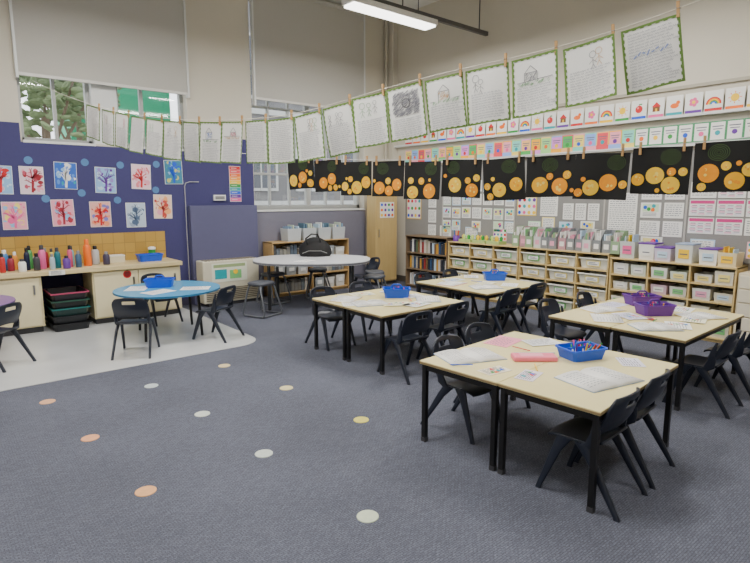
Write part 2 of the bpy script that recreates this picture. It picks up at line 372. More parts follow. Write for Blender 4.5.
def stool(x,y,a):
    r=empty('wobble_stool',(x,y,0),rad(a)); tag(r,'small grey stool with bent tube sled base','stool')
    b=B(); o=[]
    for z,q in ((0,.92),(.012,1),(.035,1),(.048,.92)):
        o.append([(.18*q*(abs(math.cos(t*.3927))**.6)*(1 if math.cos(t*.3927)>0 else -1),.16*q*(abs(math.sin(t*.3927))**.6)*(1 if math.sin(t*.3927)>0 else -1),.45+z) for t in range(16)])
    b.rings(o,M((78,82,90),.45)); b.fin('seat',r)
    for sx in (-1,1):
        b=B(); b.tube([(sx*.13,.10,.45),(sx*.15,.12,.40),(sx*.19,.19,.06),(sx*.19,.17,.02),(sx*.19,.1,.014),(sx*.19,-.1,.014),(sx*.19,-.2,.02),(sx*.19,-.22,.06),(sx*.15,-.12,.40),(sx*.13,-.10,.45)],.014,tubeM); b.fin('leg',r)
    b=B(); b.tube([(-.19,-.2,.02),(.19,-.2,.02)],.014,tubeM); b.fin('crossbar',r)
stool(3.70,7.03,20); stool(5.15,7.72,50); stool(4.3,7.76,10); stool(5.40,6.50,30); stool(5.72,6.88,60)
r=empty('black_bag',(4.92,7.45,.755),rad(-35)); tag(r,'slouched black bag lying on the white meeting table','bag')
b=B(); rs=[]
for z,wx,wy in [(0,.24,.15),(.03,.28,.17),(.12,.28,.16),(.22,.22,.13),(.29,.13,.08),(.31,.04,.03)]:
    rs.append([(wx*math.cos(t*.3927)*(1+.06*math.sin(3*t+z*20)),wy*math.sin(t*.3927)*(1+.07*math.cos(2*t+z*30)),z) for t in range(16)])
b.rings(rs,M((20,20,22),.7,noise=.3,scale=12,bump=.4)); b.fin('bag_body',r,sub=1)
b=B(); b.tube([(-.12,-.1,.2),(-.14,-.17,.3),(-.05,-.16,.37),(.05,-.14,.36),(.1,-.1,.24)],.012,black); b.fin('strap',r)
b=B(); b.tube([(-.2,-.16,.06),(-.1,-.185,.1),(.1,-.185,.1),(.2,-.16,.06)],.006,grey); b.fin('zip',r)
# ---------------------------------------------------------------- carpet dots
for i,(x,y,c) in enumerate([(.85,3.12,(226,170,120)),(.77,4.11,(222,160,120)),(.66,5.11,(216,168,130)),(1.61,3.1,(196,204,196)),(1.56,4.02,(200,206,196)),(1.46,4.95,(186,196,196)),(1.69,2.09,(200,210,186)),(2.46,3.12,(210,200,100)),(2.38,4.11,(212,200,150)),(2.23,5.09,(208,190,145)),(.02,4.1,(200,150,120))]):
    b=B(); b.revolve([(.06,0),(.06,.003),(.056,.004)],(0,0,0),M(c,.8,noise=.12,scale=30),28)
    nm='orange-beige' if c[0]-c[2]>60 and c[2]>=115 else ('yellow-green' if c[2]<=150 else 'grey-white')
    tag(b.fin('floor_marker_dot',loc=(x,y,.0)),'round %s sitting-spot marker stuck on the carpet'%nm,'floor marker','carpet sitting spots')
# ---------------------------------------------------------------- bench
benchc=M((224,211,166),.5,noise=.03); btop=wood((224,206,158),(205,184,134),3,.4,(1,10,10))
b=B(); b.bx(-1.2,2.86,7.83,8.45,.73,.79,btop); tag(b.fin('worktop',bevel=.006),'long pale timber worktop along the purple wall','worktop')
def cab(x0,x1,nd):
    r=empty('bench_cabinet',((x0+x1)/2,8.15,0)); tag(r,'cream painted base cabinet under the worktop','cabinet','bench base cabinets'); w=x1-x0
    b=B(); b.bx(-w/2,w/2,-.26,.3,.08,.73,benchc); b.bx(-w/2+.02,w/2-.02,-.22,.3,0,.08,dgrey); b.fin('body',r,bevel=.003)
    for k in range(nd):
        u0=-w/2+.02+k*(w-.04)/nd; u1=u0+(w-.04)/nd-.01
        b=B(); b.bx(u0,u1,-.28,-.26,.1,.71,M((230,219,178),.5,noise=.02)); d=b.fin('door',r,bevel=.003)
        b=B(); b.bx(u1-.07,u1-.05,-.30,-.28,.5,.62,steel); b.fin('handle',d)
cab(-.9,1.08,3); cab(1.66,2.84,2)
b=B(); b.disc(0,0,.055,red,y=0); b.disc(0,0,.04,M((120,20,25),.5),y=-.001); b.rect(-.004,.004,.04,.075,green,-.0015)
tag(b.fin('apple_sticker',loc=(2.1,7.868,.66)),'round red apple sticker on the cabinet front','sticker')
b=B(); b.bx(-.09,.09,-.004,0,-.03,.03,paper)
for k in range(4): b.rect(-.07,.05,-.018+k*.012,-.014+k*.012,ink,-.006)
tag(b.fin('drawer_label',loc=(1.25,7.826,.76)),'small white paper label stuck on the worktop edge','label')
BG='stacked storage bins'
rims=[(28,30,34),(28,30,34),(30,110,108),(40,80,66),(180,70,105)]
for k,c in enumerate([(28,30,34),(28,30,34),(30,60,58),(28,34,34),(40,34,42)]):
    nm={2:'dark plastic storage bin with teal rim',3:'dark plastic storage bin with green rim',4:'dark plastic storage bin with pink rim'}.get(k,'black plastic storage bin')
    r=empty('storage_bin',(1.36,8.0,k*.1+.004)); tag(r,nm+' stacked under the worktop','bin',BG)
    m=M(c,.4); m2_=M(rims[k],.4)
    b=B(); pr=[]
    for z,q in ((0,.88),(.1,.97),(.1,.93),(.012,.84)):
        pr.append([(.22*q*x,.28*q*y,z) for x,y in ((-1,-.85),(-.85,-1),(.85,-1),(1,-.85),(1,.85),(.85,1),(-.85,1),(-1,.85))])
    b.rings(pr,m,True,False); b.fin('bin_body',r)
    b=B()
    for s_ in (-1,1): b.bx(-.22,.22,s_*.272-.008,s_*.272+.008,.084,.1,m2_); b.bx(s_*.212-.008,s_*.212+.008,-.27,.27,.084,.1,m2_)
    b.fin('rim',r)
def bottle(x,y,col,h,rr,capc,nm):
    r=empty('drink_bottle',(x,y,.79)); tag(r,'%s plastic bottle with screw cap standing on the worktop'%nm,'bottle','bottles on the worktop')
    b=B(); b.revolve([(0,0),(rr*.95,0),(rr,.01),(rr,h*.68),(rr*.75,h*.78),(rr*.45,h*.82)],(0,0,0),col,16,True); b.fin('bottle_body',r)
    b=B(); b.revolve([(rr*.55,h*.8),(rr*.55,h*.97),(rr*.4,h)],(0,0,0),capc,14); b.fin('cap',r)
bxs=[(.70,M((190,50,50),.4),'red',.24),(.80,M((150,40,60),.4),'crimson',.2),(.90,white,'white',.16),(.97,M((20,30,60),.4),'navy',.29),(1.06,M((60,60,66),.4),'charcoal',.22),(1.14,M((230,100,160),.4),'pink',.31),(1.23,M((170,190,200),.2),'pale grey',.2),(1.31,M((20,110,120),.4),'teal',.27),(1.39,M((100,60,150),.4),'violet',.17),(1.46,M((215,90,130),.4),'pink',.29),(1.54,M((60,90,120),.4),'blue-grey',.22),
     (.75,M((60,120,180),.4),'blue',.26),(.86,M((230,150,60),.4),'orange',.23),(1.02,M((80,160,90),.4),'green',.3),(1.19,M((160,40,50),.4),'dark red',.26),(1.27,M((220,200,80),.4),'yellow',.25),(1.5,M((120,190,200),.4),'aqua',.27)]
bys=[8.0,8.12,7.95,8.08,7.97,8.1,7.96,8.08,7.95,8.1,8.0]+[8.24]*6
for i,(x,c,nm,h_) in enumerate(bxs): bottle(x,bys[i],c,h_,.032+.006*(i%3),random.choice([white,black,grey,dgrey]),nm)
bottle(1.67,8.1,orange,.36,.05,orange,'large orange'); bottle(1.79,8.2,M((190,190,190),.4),.26,.05,black,'pale grey'); bottle(1.90,8.08,M((60,55,80),.4),.18,.045,grey,'dark grey')
def lbox(x,y,w,d,h,c,nm):
    r=empty('supply_box',(x,y,.79)); tag(r,nm,'box')
    b=B(); b.bx(-w/2,w/2,-d/2,d/2,0,h,c); b.fin('box_body',r,bevel=.004)
    b=B(); b.bx(-w/2-.003,w/2+.003,-d/2-.003,d/2+.003,h,h+.015,white); b.fin('lid',r,bevel=.002)
lbox(1.1,8.37,.24,.1,.12,M((100,120,150),.5),'grey-blue supply box with white lid on the worktop'); lbox(2.08,8.3,.2,.16,.09,M((214,206,180),.5),'small cream box with white lid on the worktop')
r=empty('tissue_box',(.7,8.38,.79)); tag(r,'purple tissue box on the worktop','box')
b=B(); b.bx(-.11,.11,-.05,.05,0,.1,violet); b.fin('box_body',r,bevel=.004)
b=B(); b.add([(-.05,0,.1),(.05,0,.1),(.03,.03,.17),(-.04,.02,.16),(0,-.03,.14)],[(0,1,2,3),(0,4,2,1)],paper); b.fin('tissue',r)
def tray(x,y,z,rz,col,label,L=.3,W=.2,H=.09,handle=False,name='tray'):
    r=empty(name,(x,y,z),rz); tag(r,label,'tray' if not handle else 'caddy')
    b=B(); pr=[]
    o8=((-1,-.8),(-.85,-1),(.85,-1),(1,-.8),(1,.8),(.85,1),(-.85,1),(-1,.8))
    for zz,q in ((0,.86),(H,1),(H,.95),(.008,.82)): pr.append([(L/2*q*a_,W/2*q*b_,zz) for a_,b_ in o8])
    b.rings(pr,col,True,False); b.fin('tray_body',r)
    b=B(); pr=[[(L/2*q*a_,W/2*q*b_,zz) for a_,b_ in o8] for zz,q in ((H-.008,1.0),(H-.008,1.05),(H+.004,1.05),(H+.004,.95))]
    b.rings(pr,col,False,False); b.fin('rim',r)
    if handle:
        b=B(); b.bx(-L*.43,L*.43,-.004,.004,.005,H*1.05,col); b.fin('divider',r)
        b=B(); b.tube([(-.05,0,H*.9),(-.05,0,H*1.3),(-.03,0,H*1.42),(.03,0,H*1.42),(.05,0,H*1.3),(.05,0,H*.9)],.009,col); b.fin('handle',r)
    return r
tray(2.5,8.15,.79,0,blue,'blue plastic tray of supplies on the worktop',.34,.2,.1)
r=empty('wipes_tub',(2.6,8.35,.79)); tag(r,'green and white wipes tub on the worktop','tub')
b=B(); b.revolve([(.05,0),(.05,.16)],(0,0,0),green,16); b.fin('tub_body',r); b=B(); b.revolve([(.053,.15),(.053,.18),(.03,.19)],(0,0,0),white,16); b.fin('lid',r)
# heater
r=empty('wall_heater',(3.74,8.2,0)); tag(r,'cream gas wall heater with louvred grille','heater')
b=B(); b.bx(-.48,.48,-.12,.155,.05,.72,M((210,204,182),.5)); b.fin('casing',r,bevel=.015)
b=B()
for k in range(7): b.bx(-.44,.44,-.13,-.118,.09+k*.03,.103+k*.03,M((120,112,96),.5))
for k in range(16): b.bx(-.42+k*.055,-.40+k*.055,-.1,.12,.72,.727,M((120,112,96),.5))
b.fin('grille',r)
b=B(); b.bx(-.4,.4,-.1,.1,0,.05,dgrey); b.fin('plinth',r)
b=B(); b.rect(-.3,.3,-.15,.15,M((225,228,210),.6),0); b.rect(-.27,.27,.08,.13,M((150,170,120),.6)); b.rect(-.25,-.05,-.1,.05,teal); b.rect(0,.2,-.11,.03,M((120,190,120),.6)); b.disc(.1,.0,.04,yellow,-.002)
tag(b.fin('poster',loc=(3.7,8.074,.53)),'small green and white landscape poster taped to the heater','poster')
r=B(); r.tube([(3.19,8.465,.05),(3.19,8.465,1.62),(3.19,8.465,1.88),(3.21,8.465,1.93),(3.27,8.465,1.95),(3.42,8.465,1.95)],.009,M((160,160,170),.4)); tag(r.fin('wall_conduit'),'thin white conduit running up the purple wall','pipe')
b=B(); b.bx(-.1,.1,-.04,0,0,.09,white); b.bx(-.08,.08,-.045,-.04,.02,.07,grey); tag(b.fin('wall_socket',loc=(3.75,8.475,1.66)),'white wall control box on the purple wall','wall box')
# ---------------------------------------------------------------- art on purple wall
def artwork(x,z,bgc,cols,i,w=.275,h=.36):
    rnd=random.Random(i*7+3)
    b=B(); b.bx(-w/2,w/2,0,.004,-h/2,h/2,paper); b.rect(-w/2+.006,w/2-.006,-h/2+.006,h/2-.006,bgc,-.001)
    for k in range(34):
        r_=rnd.uniform(.015,.042); b.disc(rnd.uniform(-w*.5+r_*1.3,w*.5-r_*1.3),rnd.uniform(-h*.5+r_*1.3,h*.5-r_*1.3),r_,rnd.choice(cols+[bgc]),-.0015-.00002*k,9,rnd.uniform(.6,1.3),rnd.uniform(.6,1.3))
    trunk=cols[0]
    b.stroke((0,-h*.44),(.01,0),.028,trunk,-.003)
    for k in range(9):
        a_=rad(rnd.uniform(25,155)); y0=rnd.uniform(-.08,.05); l=rnd.uniform(.07,.14)
        q=(.0+math.cos(a_)*l*.85,y0+math.sin(a_)*l*.85); b.stroke((0,y0),q,.012,trunk,-.0032)
        for e in (-.5,.5): b.stroke(q,(q[0]+math.cos(a_+e)*.03,q[1]+math.sin(a_+e)*.03),.007,trunk,-.0033)
    return b.fin('tree_painting',loc=(x,8.468,z),rot=(0,rad(rnd.uniform(-2,2)),0))
lb=M((190,215,235),.7); wb=M((140,185,225),.7); wp=M((235,160,180),.7)
arts=[(.81,1.93,wb,[red,lb,wp],'red and pale blue'),(1.16,1.93,M((225,205,215),.7),[M((150,25,40),.6),wp,M((190,80,100),.6)],'dark red'),(1.56,2.0,M((50,100,195),.7),[white,wb,M((90,140,215),.6),teal],'blue'),(2.06,1.95,wb,[violet,lb,M((150,130,205),.6)],'pale violet'),(2.55,2.01,M((240,205,215),.7),[red,wp,M((230,130,140),.6)],'pale red'),(3.03,2.09,M((60,130,160),.7),[blue,M((90,180,150),.6),M((200,200,110),.6),wb],'blue-green'),(.93,1.47,wp,[pink,M((245,190,120),.6),M((240,220,120),.6),wb],'pink and yellow'),(1.49,1.5,wp,[M((170,40,60),.6),M((220,90,110),.6),wb],'red and pink'),(1.96,1.47,M((235,175,165),.7),[red,M((120,120,200),.6),M((240,150,110),.6)],'red and blue'),(2.44,1.45,M((185,200,215),.7),[M((80,100,130),.6),lb,M((150,165,190),.6)],'pale grey-blue'),(2.84,1.57,M((240,205,185),.7),[M((200,70,60),.6),M((245,170,110),.6),wp],'orange'),(.38,1.9,lb,[blue,teal],'blue'),(.4,1.45,lb,[green,yellow],'green')]
for i,(x,z,bgc,cols,nm) in enumerate(arts):
    tag(artwork(x,z,bgc,cols,i),'child\'s %s tree painting pinned on purple wall'%nm,'painting','tree paintings on the purple wall')
for x,z in [(1.14,2.19),(1.81,2.19),(2.27,2.17),(1.3,1.69),(1.74,1.77),(2.2,1.67),(2.75,1.82),(.72,1.69),(2.78,2.2)]:
    b=B(); b.revolve([(.05,0),(.05,.004)],(0,0,0),M((80,125,175),.6),20)
    tag(b.fin('name_tag',loc=(x,8.474,z),rot=(rad(90),0,0)),'round blue paper tag pinned on purple wall','paper tag','round blue tags on the purple wall')
b=B(); b.bx(-.10,.10,0,.004,-.29,.29,paper)
for k,c in enumerate([red,M((230,80,90),.5),orange,M((250,160,50),.5),yellow,green,teal,blue,violet,pink]): b.rect(-.095,.095,.23-k*.057,.283-k*.057,c,-.001); b.rect(-.07,.03,.253-k*.057,.26-k*.057,paper,-.002)
tag(b.fin('rainbow_chart',loc=(4.04,8.468,1.93)),'tall narrow chart of rainbow-coloured bands','chart')
# ---------------------------------------------------------------- low wooden shelf under window 2
pine=wood((200,168,116),(176,142,94),4,.5,(10,10,1))
def shelf_unit(name,label,cat,loc,rz,W,Dp,H,cols,rows,m,back=None,group=None):
    r=empty(name,loc,rz); tag(r,label,cat,group)
    b=B(); t=.02
    for sx in (-1,1): b.bx(sx*W/2-(t if sx>0 else 0),sx*W/2+(0 if sx>0 else t),0,Dp,0,H,m)
    b.bx(-W/2,W/2,-.005,Dp,H-t,H,m); b.bx(-W/2,W/2,0,Dp,.04,.04+t,m); b.bx(-W/2,W/2,.03,.05,0,.04,m)
    b.bx(-W/2,W/2,Dp-.01,Dp,.04,H,back or m); b.fin('carcass',r,bevel=.002)
    if cols>1:
        for k in range(1,cols):
            x=-W/2+k*W/cols; b=B(); b.bx(x-t/2,x+t/2,.003,Dp-.01,.06,H-t,m); b.fin('divider',r)
    for j in range(1,rows):
        z=.06+j*(H-.08)/rows; b=B(); b.bx(-W/2+t,W/2-t,.005,Dp-.01,z-t/2,z+t/2,m); b.fin('shelf',r)
    return r
shelf_unit('low_bookshelf','low pine bookshelf standing under the window','bookshelf',(5.32,8.13,0),0,1.62,.34,.95,2,3,pine)
def books(x0,x1,y,z,axis,n,hmin,hmax,depth,group,cols):
    L=x1-x0
    for k in range(n):
        t=L/n*random.uniform(.7,.95); h=random.uniform(hmin,hmax); c=random.choice(cols)
        b=B(); b.bx(-t/2,t/2,0,depth,0,h,c); b.bx(-t/2+.002,t/2-.002,.004,depth+.002,h-.004,h+.001,paper)
        p=(x0+L/n*(k+.5)); loc=(p,y,z) if axis=='x' else (y,p,z)
        tag(b.fin('book',loc=loc,rot=(0,0,0 if axis=='x' else rad(-90))),'thin picture book standing upright on the shelf','book',group)
bcols=[M(c,.6) for c in [(60,60,70),(150,50,50),(50,80,120),(180,170,150),(90,110,80),(210,200,190),(120,90,60),(40,50,60),(200,150,60)]]
mute=[M(c,.6) for c in [(90,92,96),(130,130,126),(180,178,170),(110,120,130),(150,150,140),(120,110,96),(200,198,190),(90,104,120)]]
for ci,(cx0,cx1) in enumerate(((4.55,5.25),(5.37,6.07))):
    for j in range(3):
        z_=.062+.01*(j>0)+j*.29
        if (ci+j)%2==0: books(cx0,cx1,8.2,z_,'x',10,.15,.24,.2,'books on the low pine bookshelf',mute)
        else:
            for q in range(3):
                r=empty('storage_tub',(cx0+.12+q*.235,8.28,z_)); tag(r,'grey-white plastic tub on the low pine bookshelf','tub','tubs on the low pine bookshelf')
                hh=random.uniform(.14,.22); c_=random.choice([M((190,194,196),.5),M((150,156,160),.5),M((215,214,208),.5)])
                b=B(); b.rings([[(.1*q_*a_,.11*q_*d_,zz) for a_,d_ in ((-1,-1),(1,-1),(1,1),(-1,1))] for zz,q_ in ((0,.9),(hh,1),(hh,.95),(.01,.85))],c_,True,False); b.fin('tub_body',r,bevel=.004)
                b=B(); b.bx(-.05,.05,-.112,-.104,hh*.4,hh*.75,paper); b.fin('tub_label',r)
for k in range(4):
    r=empty('white_bin',(4.98+k*.32,8.3,.95)); tag(r,'white plastic bin with folders on the bookshelf','bin','white bins under the window')
    b=B(); b.rings([[(.14*q*a_,.13*q*c_,z) for a_,c_ in ((-1,-1),(1,-1),(1,1),(-1,1))] for z,q in ((0,.9),(.22,1),(.22,.96),(.01,.86))],M((190,196,200),.5),True,False); b.fin('bin_body',r,bevel=.004)
    for q in range(5):
        b=B(); b.bx(-.11+q*.05,-.085+q*.05,-.09,.09,.02,random.uniform(.24,.31),random.choice([paper,lb,M((200,210,190),.6),M((130,160,190),.6),M((90,120,140),.6)])); b.fin('folder',r)
honey=wood((204,178,122),(186,158,102),3,.5,(10,10,1))
r=empty('tall_cupboard',(6.96,8.02,0)); tag(r,'tall pale timber cupboard in the corner of the room','cupboard')
b=B(); b.bx(-.26,.28,0,.27,.06,1.88,honey); b.bx(-.24,.26,.03,.27,0,.06,dgrey); b.fin('body',r,bevel=.004)
b=B(); b.bx(-.25,.27,-.02,0,.08,1.86,honey); d=b.fin('door',r,bevel=.003)
b=B(); b.cyl((-.21,-.045,.95),(-.21,-.045,1.1),.007,.007,steel); b.cyl((-.21,-.045,.96),(-.21,-.02,.96),.005,.005,steel); b.cyl((-.21,-.045,1.09),(-.21,-.02,1.09),.005,.005,steel); b.fin('handle',d)
def poster(loc,rz,w,h,kind,label,seed=0,name='poster',group=None,edge=None):
    rnd=random.Random(seed); b=B(); b.bx(-w/2,w/2,0,.004,-h/2,h/2,edge or paper)
    if edge: b.rect(-w/2+.015,w/2-.015,-h/2+.015,h/2-.015,paper,-.0008)
    if kind=='grid':
        nx,nz=4,3
        for i in range(nx):
            for j in range(nz):
                b.disc(-w/2+w*(i+.5)/nx,-h/2+h*(j+.5)/nz,min(w/nx,h/nz)*.33,rnd.choice(bright),-.0015,8)
    elif kind=='text':
        n=max(3,int(h/.03))
        for j in range(n):
            z=h/2-.03-j*(h-.04)/n; x=-w/2+.02
            while x<w/2-.04:
                l=rnd.uniform(.015,.05); l=min(l,w/2-.02-x); b.rect(x,x+l,z-.004,z+.003,ink,-.0015); x+=l+.012
    elif kind=='pinktable':
        b.rect(-w/2+.01,w/2-.01,h/2-.05,h/2-.01,M((205,60,130),.6),-.001)
        for i in range(3):
            for j in range(4): b.rect(-w/2+.015+i*(w-.03)/3,-w/2+.005+(i+1)*(w-.03)/3,-h/2+.015+j*(h-.08)/4,-h/2+.005+(j+1)*(h-.08)/4,M((236,190,210),.6) if (i+j)%2 else M((225,222,232),.6),-.0012)
        for j in range(4):
            for i in range(3): b.rect(-w/2+.03+i*(w-.03)/3,-w/2+.03+i*(w-.03)/3+w*.2,-h/2+.035+j*(h-.08)/4,-h/2+.041+j*(h-.08)/4,ink,-.0015)
    elif kind=='picture':
        b.rect(-w*.4,w*.4,-h*.1,h*.4,rnd.choice([lb,M((230,220,150),.6),M((200,225,190),.6)]),-.001)
        for k in range(4): b.disc(rnd.uniform(-w*.28,w*.28),rnd.uniform(0,h*.28),w*.1,rnd.choice(bright),-.0015-.0001*k,8)
        for k in range(3): b.rect(-w*.38,w*.3,-h*.2-k*h*.09,-h*.17-k*h*.09,ink,-.0015)
    return tag(b.fin(name,loc=loc,rot=(0,0,rz)),label,'poster',group)
poster((6.97,7.996,1.47),0,.36,.3,'grid','small chart of coloured dots on the cupboard door',1)
# ---------------------------------------------------------------- east wall displays
EW=rad(-90)
def ep(y,z,w,h,kind,label,seed,x=7.455,edge=None,name='poster',group=None): return poster((x,y,z),EW,w,h,kind,label,seed,name,group,edge)
rp=random.Random(77)
ep(7.75,1.5,.4,.42,'grid','yellow-edged chart of coloured pictures on the pinboard',5,edge=M((220,180,70),.6))
for k in range(4): ep(7.25,1.92-k*.28,.2,.24,'text','small white notice pinned on the grey board',20+k,group='white notices on the board')
for k in range(7):
    for j in range(4):
        if (k,j) in ((2,3),(5,0),(4,3)): continue
        ep(6.88-k*.235,1.90-j*.23+rp.uniform(-.012,.012),.2,.19,'picture' if rp.random()<.75 else 'text','small picture card pinned on the grey board',30+k*4+j,group='picture cards on the grey board',edge=rp.choice([None,None,M((200,220,200),.6),lb]))
ep(5.15,1.57,.36,.3,'grid','yellow picture chart pinned on the grey board',52,edge=M((235,200,80),.6))
ep(4.75,1.6,.3,.35,'text','white text poster pinned on the grey board',53)
for k in range(3): ep(4.42-k*.2,1.50,.17,.24,'text','narrow white notice pinned on the grey board',200+k,group='narrow notices on the board')
ep(3.60,1.46,.40,.62,'text','large white text poster pinned on the grey board',54)
for j in range(3):
    ep(3.22,1.78-j*.24,.26,.2,'picture' if j==1 else 'text','white notice pinned on the grey board',55+j,group='white notices beside the pink charts')
    ep(2.93,1.78-j*.24,.24,.2,'text','white notice pinned on the grey board',155+j,group='white notices beside the pink charts')
for k in range(6):
    for j in range(3): ep(2.60-k*.31,1.80-j*.22,.29,.2,'pinktable' if (k+j)%4 else 'text','pink and white word chart pinned on the board',60+k*3+j,group='pink word charts')
for k in range(9): ep(6.9-k*.62,1.09,.28,.2,('picture','text','grid')[k%3],'small sheet pinned low on the grey board',300+k,group='sheets pinned low on the board',edge=[None,lb,M((240,190,200),.6)][k%3])
for k,(y,z) in enumerate([(4.75,1.32),(4.1,1.28),(5.0,1.25),(4.45,1.26)]): ep(y,z,.22,.17,'picture' if k%2 else 'text','small coloured notice pinned on the grey board',400+k,group='small notices on the board',edge=[M((250,230,150),.6),None,M((200,235,200),.6),lb][k])
ep(5.55,2.1,.5,.24,'picture','wide picture poster pinned on the grey board',71); ep(4.1,2.1,.4,.24,'picture','picture poster pinned on the grey board',72)
for y in (6.98,5.38,3.86,2.78,1.3):
    b=B(); b.bx(7.452,7.46,y-.012,y+.012,.95,2.28,M((175,172,166),.5)); struct(b.fin('trim_10'))
def alpha(i):
    rnd=random.Random(i*13+5); w,h=.2,.24
    b=B(); b.bx(-w/2,w/2,0,.004,0,h,paper)
    c=bright[i%8]; b.rect(-w/2+.006,w/2-.006,.0,.035,c,-.001)
    z=.13; k=i%6
    if k==0:
        for q,cc in enumerate([red,orange,yellow,green,blue]):
            r0=.085-q*.013
            b.poly([(r0*math.cos(t*math.pi/12),-.0012-.0002*q,.08+r0*math.sin(t*math.pi/12)) for t in range(13)],cc)
        b.poly([(.018*math.cos(t*math.pi/8),-.0026,.08+.018*math.sin(t*math.pi/8)) for t in range(9)],paper)
    elif k==1:
        b.disc(0,z,.045,yellow,-.0012); [b.stroke((math.cos(t*.785)*.05,z+math.sin(t*.785)*.05),(math.cos(t*.785)*.07,z+math.sin(t*.785)*.07),.008,orange,-.0014) for t in range(8)]
    elif k==2:
        b.disc(0,z-.005,.048,red,-.0012); b.disc(-.015,z+.012,.015,M((240,120,120),.6),-.0014); b.rect(-.004,.004,z+.035,z+.065,brown,-.0015); b.disc(.022,z+.055,.015,green,-.0016,8,1.3,.6)
    elif k==3:
        b.rect(-.045,.045,.07,.13,brown,-.0012); b.poly([(-.06,-.0013,.13),(.06,-.0013,.13),(0,-.0013,.19)],red); b.rect(-.012,.012,.07,.11,yellow,-.0014)
    elif k==4:
        b.disc(0,z-.015,.04,orange,-.0012,12,1.3,.8); b.disc(.04,z+.022,.024,orange,-.0014); b.disc(.044,z+.026,.005,black,-.0016)
    else:
        for q in range(5): b.disc(math.cos(q*1.257)*.032,z+math.sin(q*1.257)*.032,.024,pink if i%2 else violet,-.0012-.0001*q)
        b.disc(0,z,.02,yellow,-.002)
    return tag(b.fin('alphabet_card',loc=(7.435,7.9-i*.222,2.735),rot=(0,0,EW)),'white alphabet picture card standing on the wall rail','alphabet card','alphabet cards along the rail')
for i in range(29): alpha(i)
past=[M(c,.7) for c in [(244,160,180),(244,220,110),(160,220,140),(130,215,200),(140,175,240),(225,140,220),(250,190,120),(232,80,90),(80,180,90),(250,180,40)]]
for i in range(34):
    w=.178; gsm=i>=25
    b=B(); b.bx(-w/2,w/2,0,.004,0,.24,past[(i*3)%10] if not gsm else M((70,150,100),.7))
    b.rect(-w/2+.012,w/2-.012,.02,.225,paper if gsm else past[(i*3+1)%10],-.001)
    if not gsm: b.rect(-w/2,w/2,0,.06,past[(i*7+3)%10],-.0012)
    b.rect(-.06,.06,.17,.182,ink,-.0015); b.rect(-.05,.05,.14,.15,ink,-.0015); b.disc(0,.1,.03,bright[i%8],-.0016,8)
    tag(b.fin('word_card',loc=(7.435,7.9-i*.18,2.375),rot=(0,0,EW)),'%s word card in a row along the wall'%('green-bordered white' if gsm else 'pastel coloured'),'word card','word cards along the wall')
# ---------------------------------------------------------------- east wall storage
tan=wood((214,190,134),(198,172,114),3,.45,(10,10,1))
XF=7.08; HU=.95
def eunit(y0,y1,cols,rows,H,label,name='storage_unit',m=tan,back=None):
    return shelf_unit(name,label,'shelf unit',(XF,(y0+y1)/2,0),EW,y1-y0-.01,.38,H,cols,rows,m,back,None)
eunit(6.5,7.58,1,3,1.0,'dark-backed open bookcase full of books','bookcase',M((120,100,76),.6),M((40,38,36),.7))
for j in range(3): books(6.56,7.52,7.14,.062+.012*(j>0)+j*.3067,'y',18,.18,.25,.2,'books in the open bookcase',bcols+[bcols[0],bcols[7],white,lb])
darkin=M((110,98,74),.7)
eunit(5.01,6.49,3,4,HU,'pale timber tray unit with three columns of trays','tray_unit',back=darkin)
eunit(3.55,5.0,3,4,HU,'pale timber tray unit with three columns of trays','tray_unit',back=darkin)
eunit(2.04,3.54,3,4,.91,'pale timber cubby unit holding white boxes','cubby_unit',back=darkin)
def tray_proto(lc,nm,body):
    r=empty('storage_tray'); tag(r,'translucent white storage tray with %s-edged label'%nm,'tray','storage trays in the tray units')
    tr=M(body,.3,noise=.12,scale=9)
    b=B(); b.rings([[(.205*q*a_,.16*q*c_+.17,z) for a_,c_ in ((-1,-1),(1,-1),(1,1),(-1,1))] for z,q in ((0,.9),(.145,1),(.145,.97),(.01,.88))],tr,True,False); b.fin('tray_body',r,bevel=.004)
    b=B(); b.bx(-.215,.215,-.014,.012,.13,.15,M((236,236,226),.3)); b.fin('lip',r,bevel=.003)
    b=B(); b.bx(-.10,.10,.0,.009,.035,.11,lc); b.rect(-.085,.085,.045,.10,paper,-.001); b.rect(-.065,.065,.06,.068,ink,-.0015); b.rect(-.06,.03,.08,.088,ink,-.0015); b.fin('name_label',r)
    return r
PR=[(tray_proto(M((90,180,90),.6),'green',(222,226,208)),[]),(tray_proto(M((90,180,90),.6),'green',(206,214,194)),[]),(tray_proto(M((236,220,130),.6),'yellow',(228,228,216)),[]),(tray_proto(M((130,200,130),.6),'pale green',(214,216,208)),[])]
n_=0; rt=random.Random(4)
for uc,uw in ((5.75,1.47),(4.275,1.44)):
    for cidx in range(3):
        for j in range(4):
            yy=uc+(cidx-1)*uw/3; zz=.0725+j*.2175 if j else .062
            k_=n_ if n_<4 else rt.randrange(4); pr,us=PR[k_]; n_+=1
            place(pr,us,(XF+.016+rt.uniform(0,.03),yy,zz),EW)
def wbox(loc,w,d,h,col,label,group,lid=None,name='box',lab=None):
    r=empty(name,loc,EW); tag(r,label,'box',group)
    b=B(); b.rings([[(w/2*q*a_,d/2*q*c_+d/2,z) for a_,c_ in ((-1,-1),(1,-1),(1,1),(-1,1))] for z,q in ((0,.92),(h,1),(h,.96),(.01,.88))],col,True,False); b.fin('box_body',r,bevel=.003)
    if lid: b=B(); b.bx(-w/2-.004,w/2+.004,-.004,d+.004,h,h+.018,lid); b.fin('lid',r,bevel=.003)
    b=B(); b.bx(-w*.3,w*.3,.0,.014,h*.25,h*.75,lab or random.choice([paper,yellow,lb,pink])); b.rect(-w*.22,w*.22,h*.45,h*.52,ink,-.001); b.fin('box_label',r)
    return r
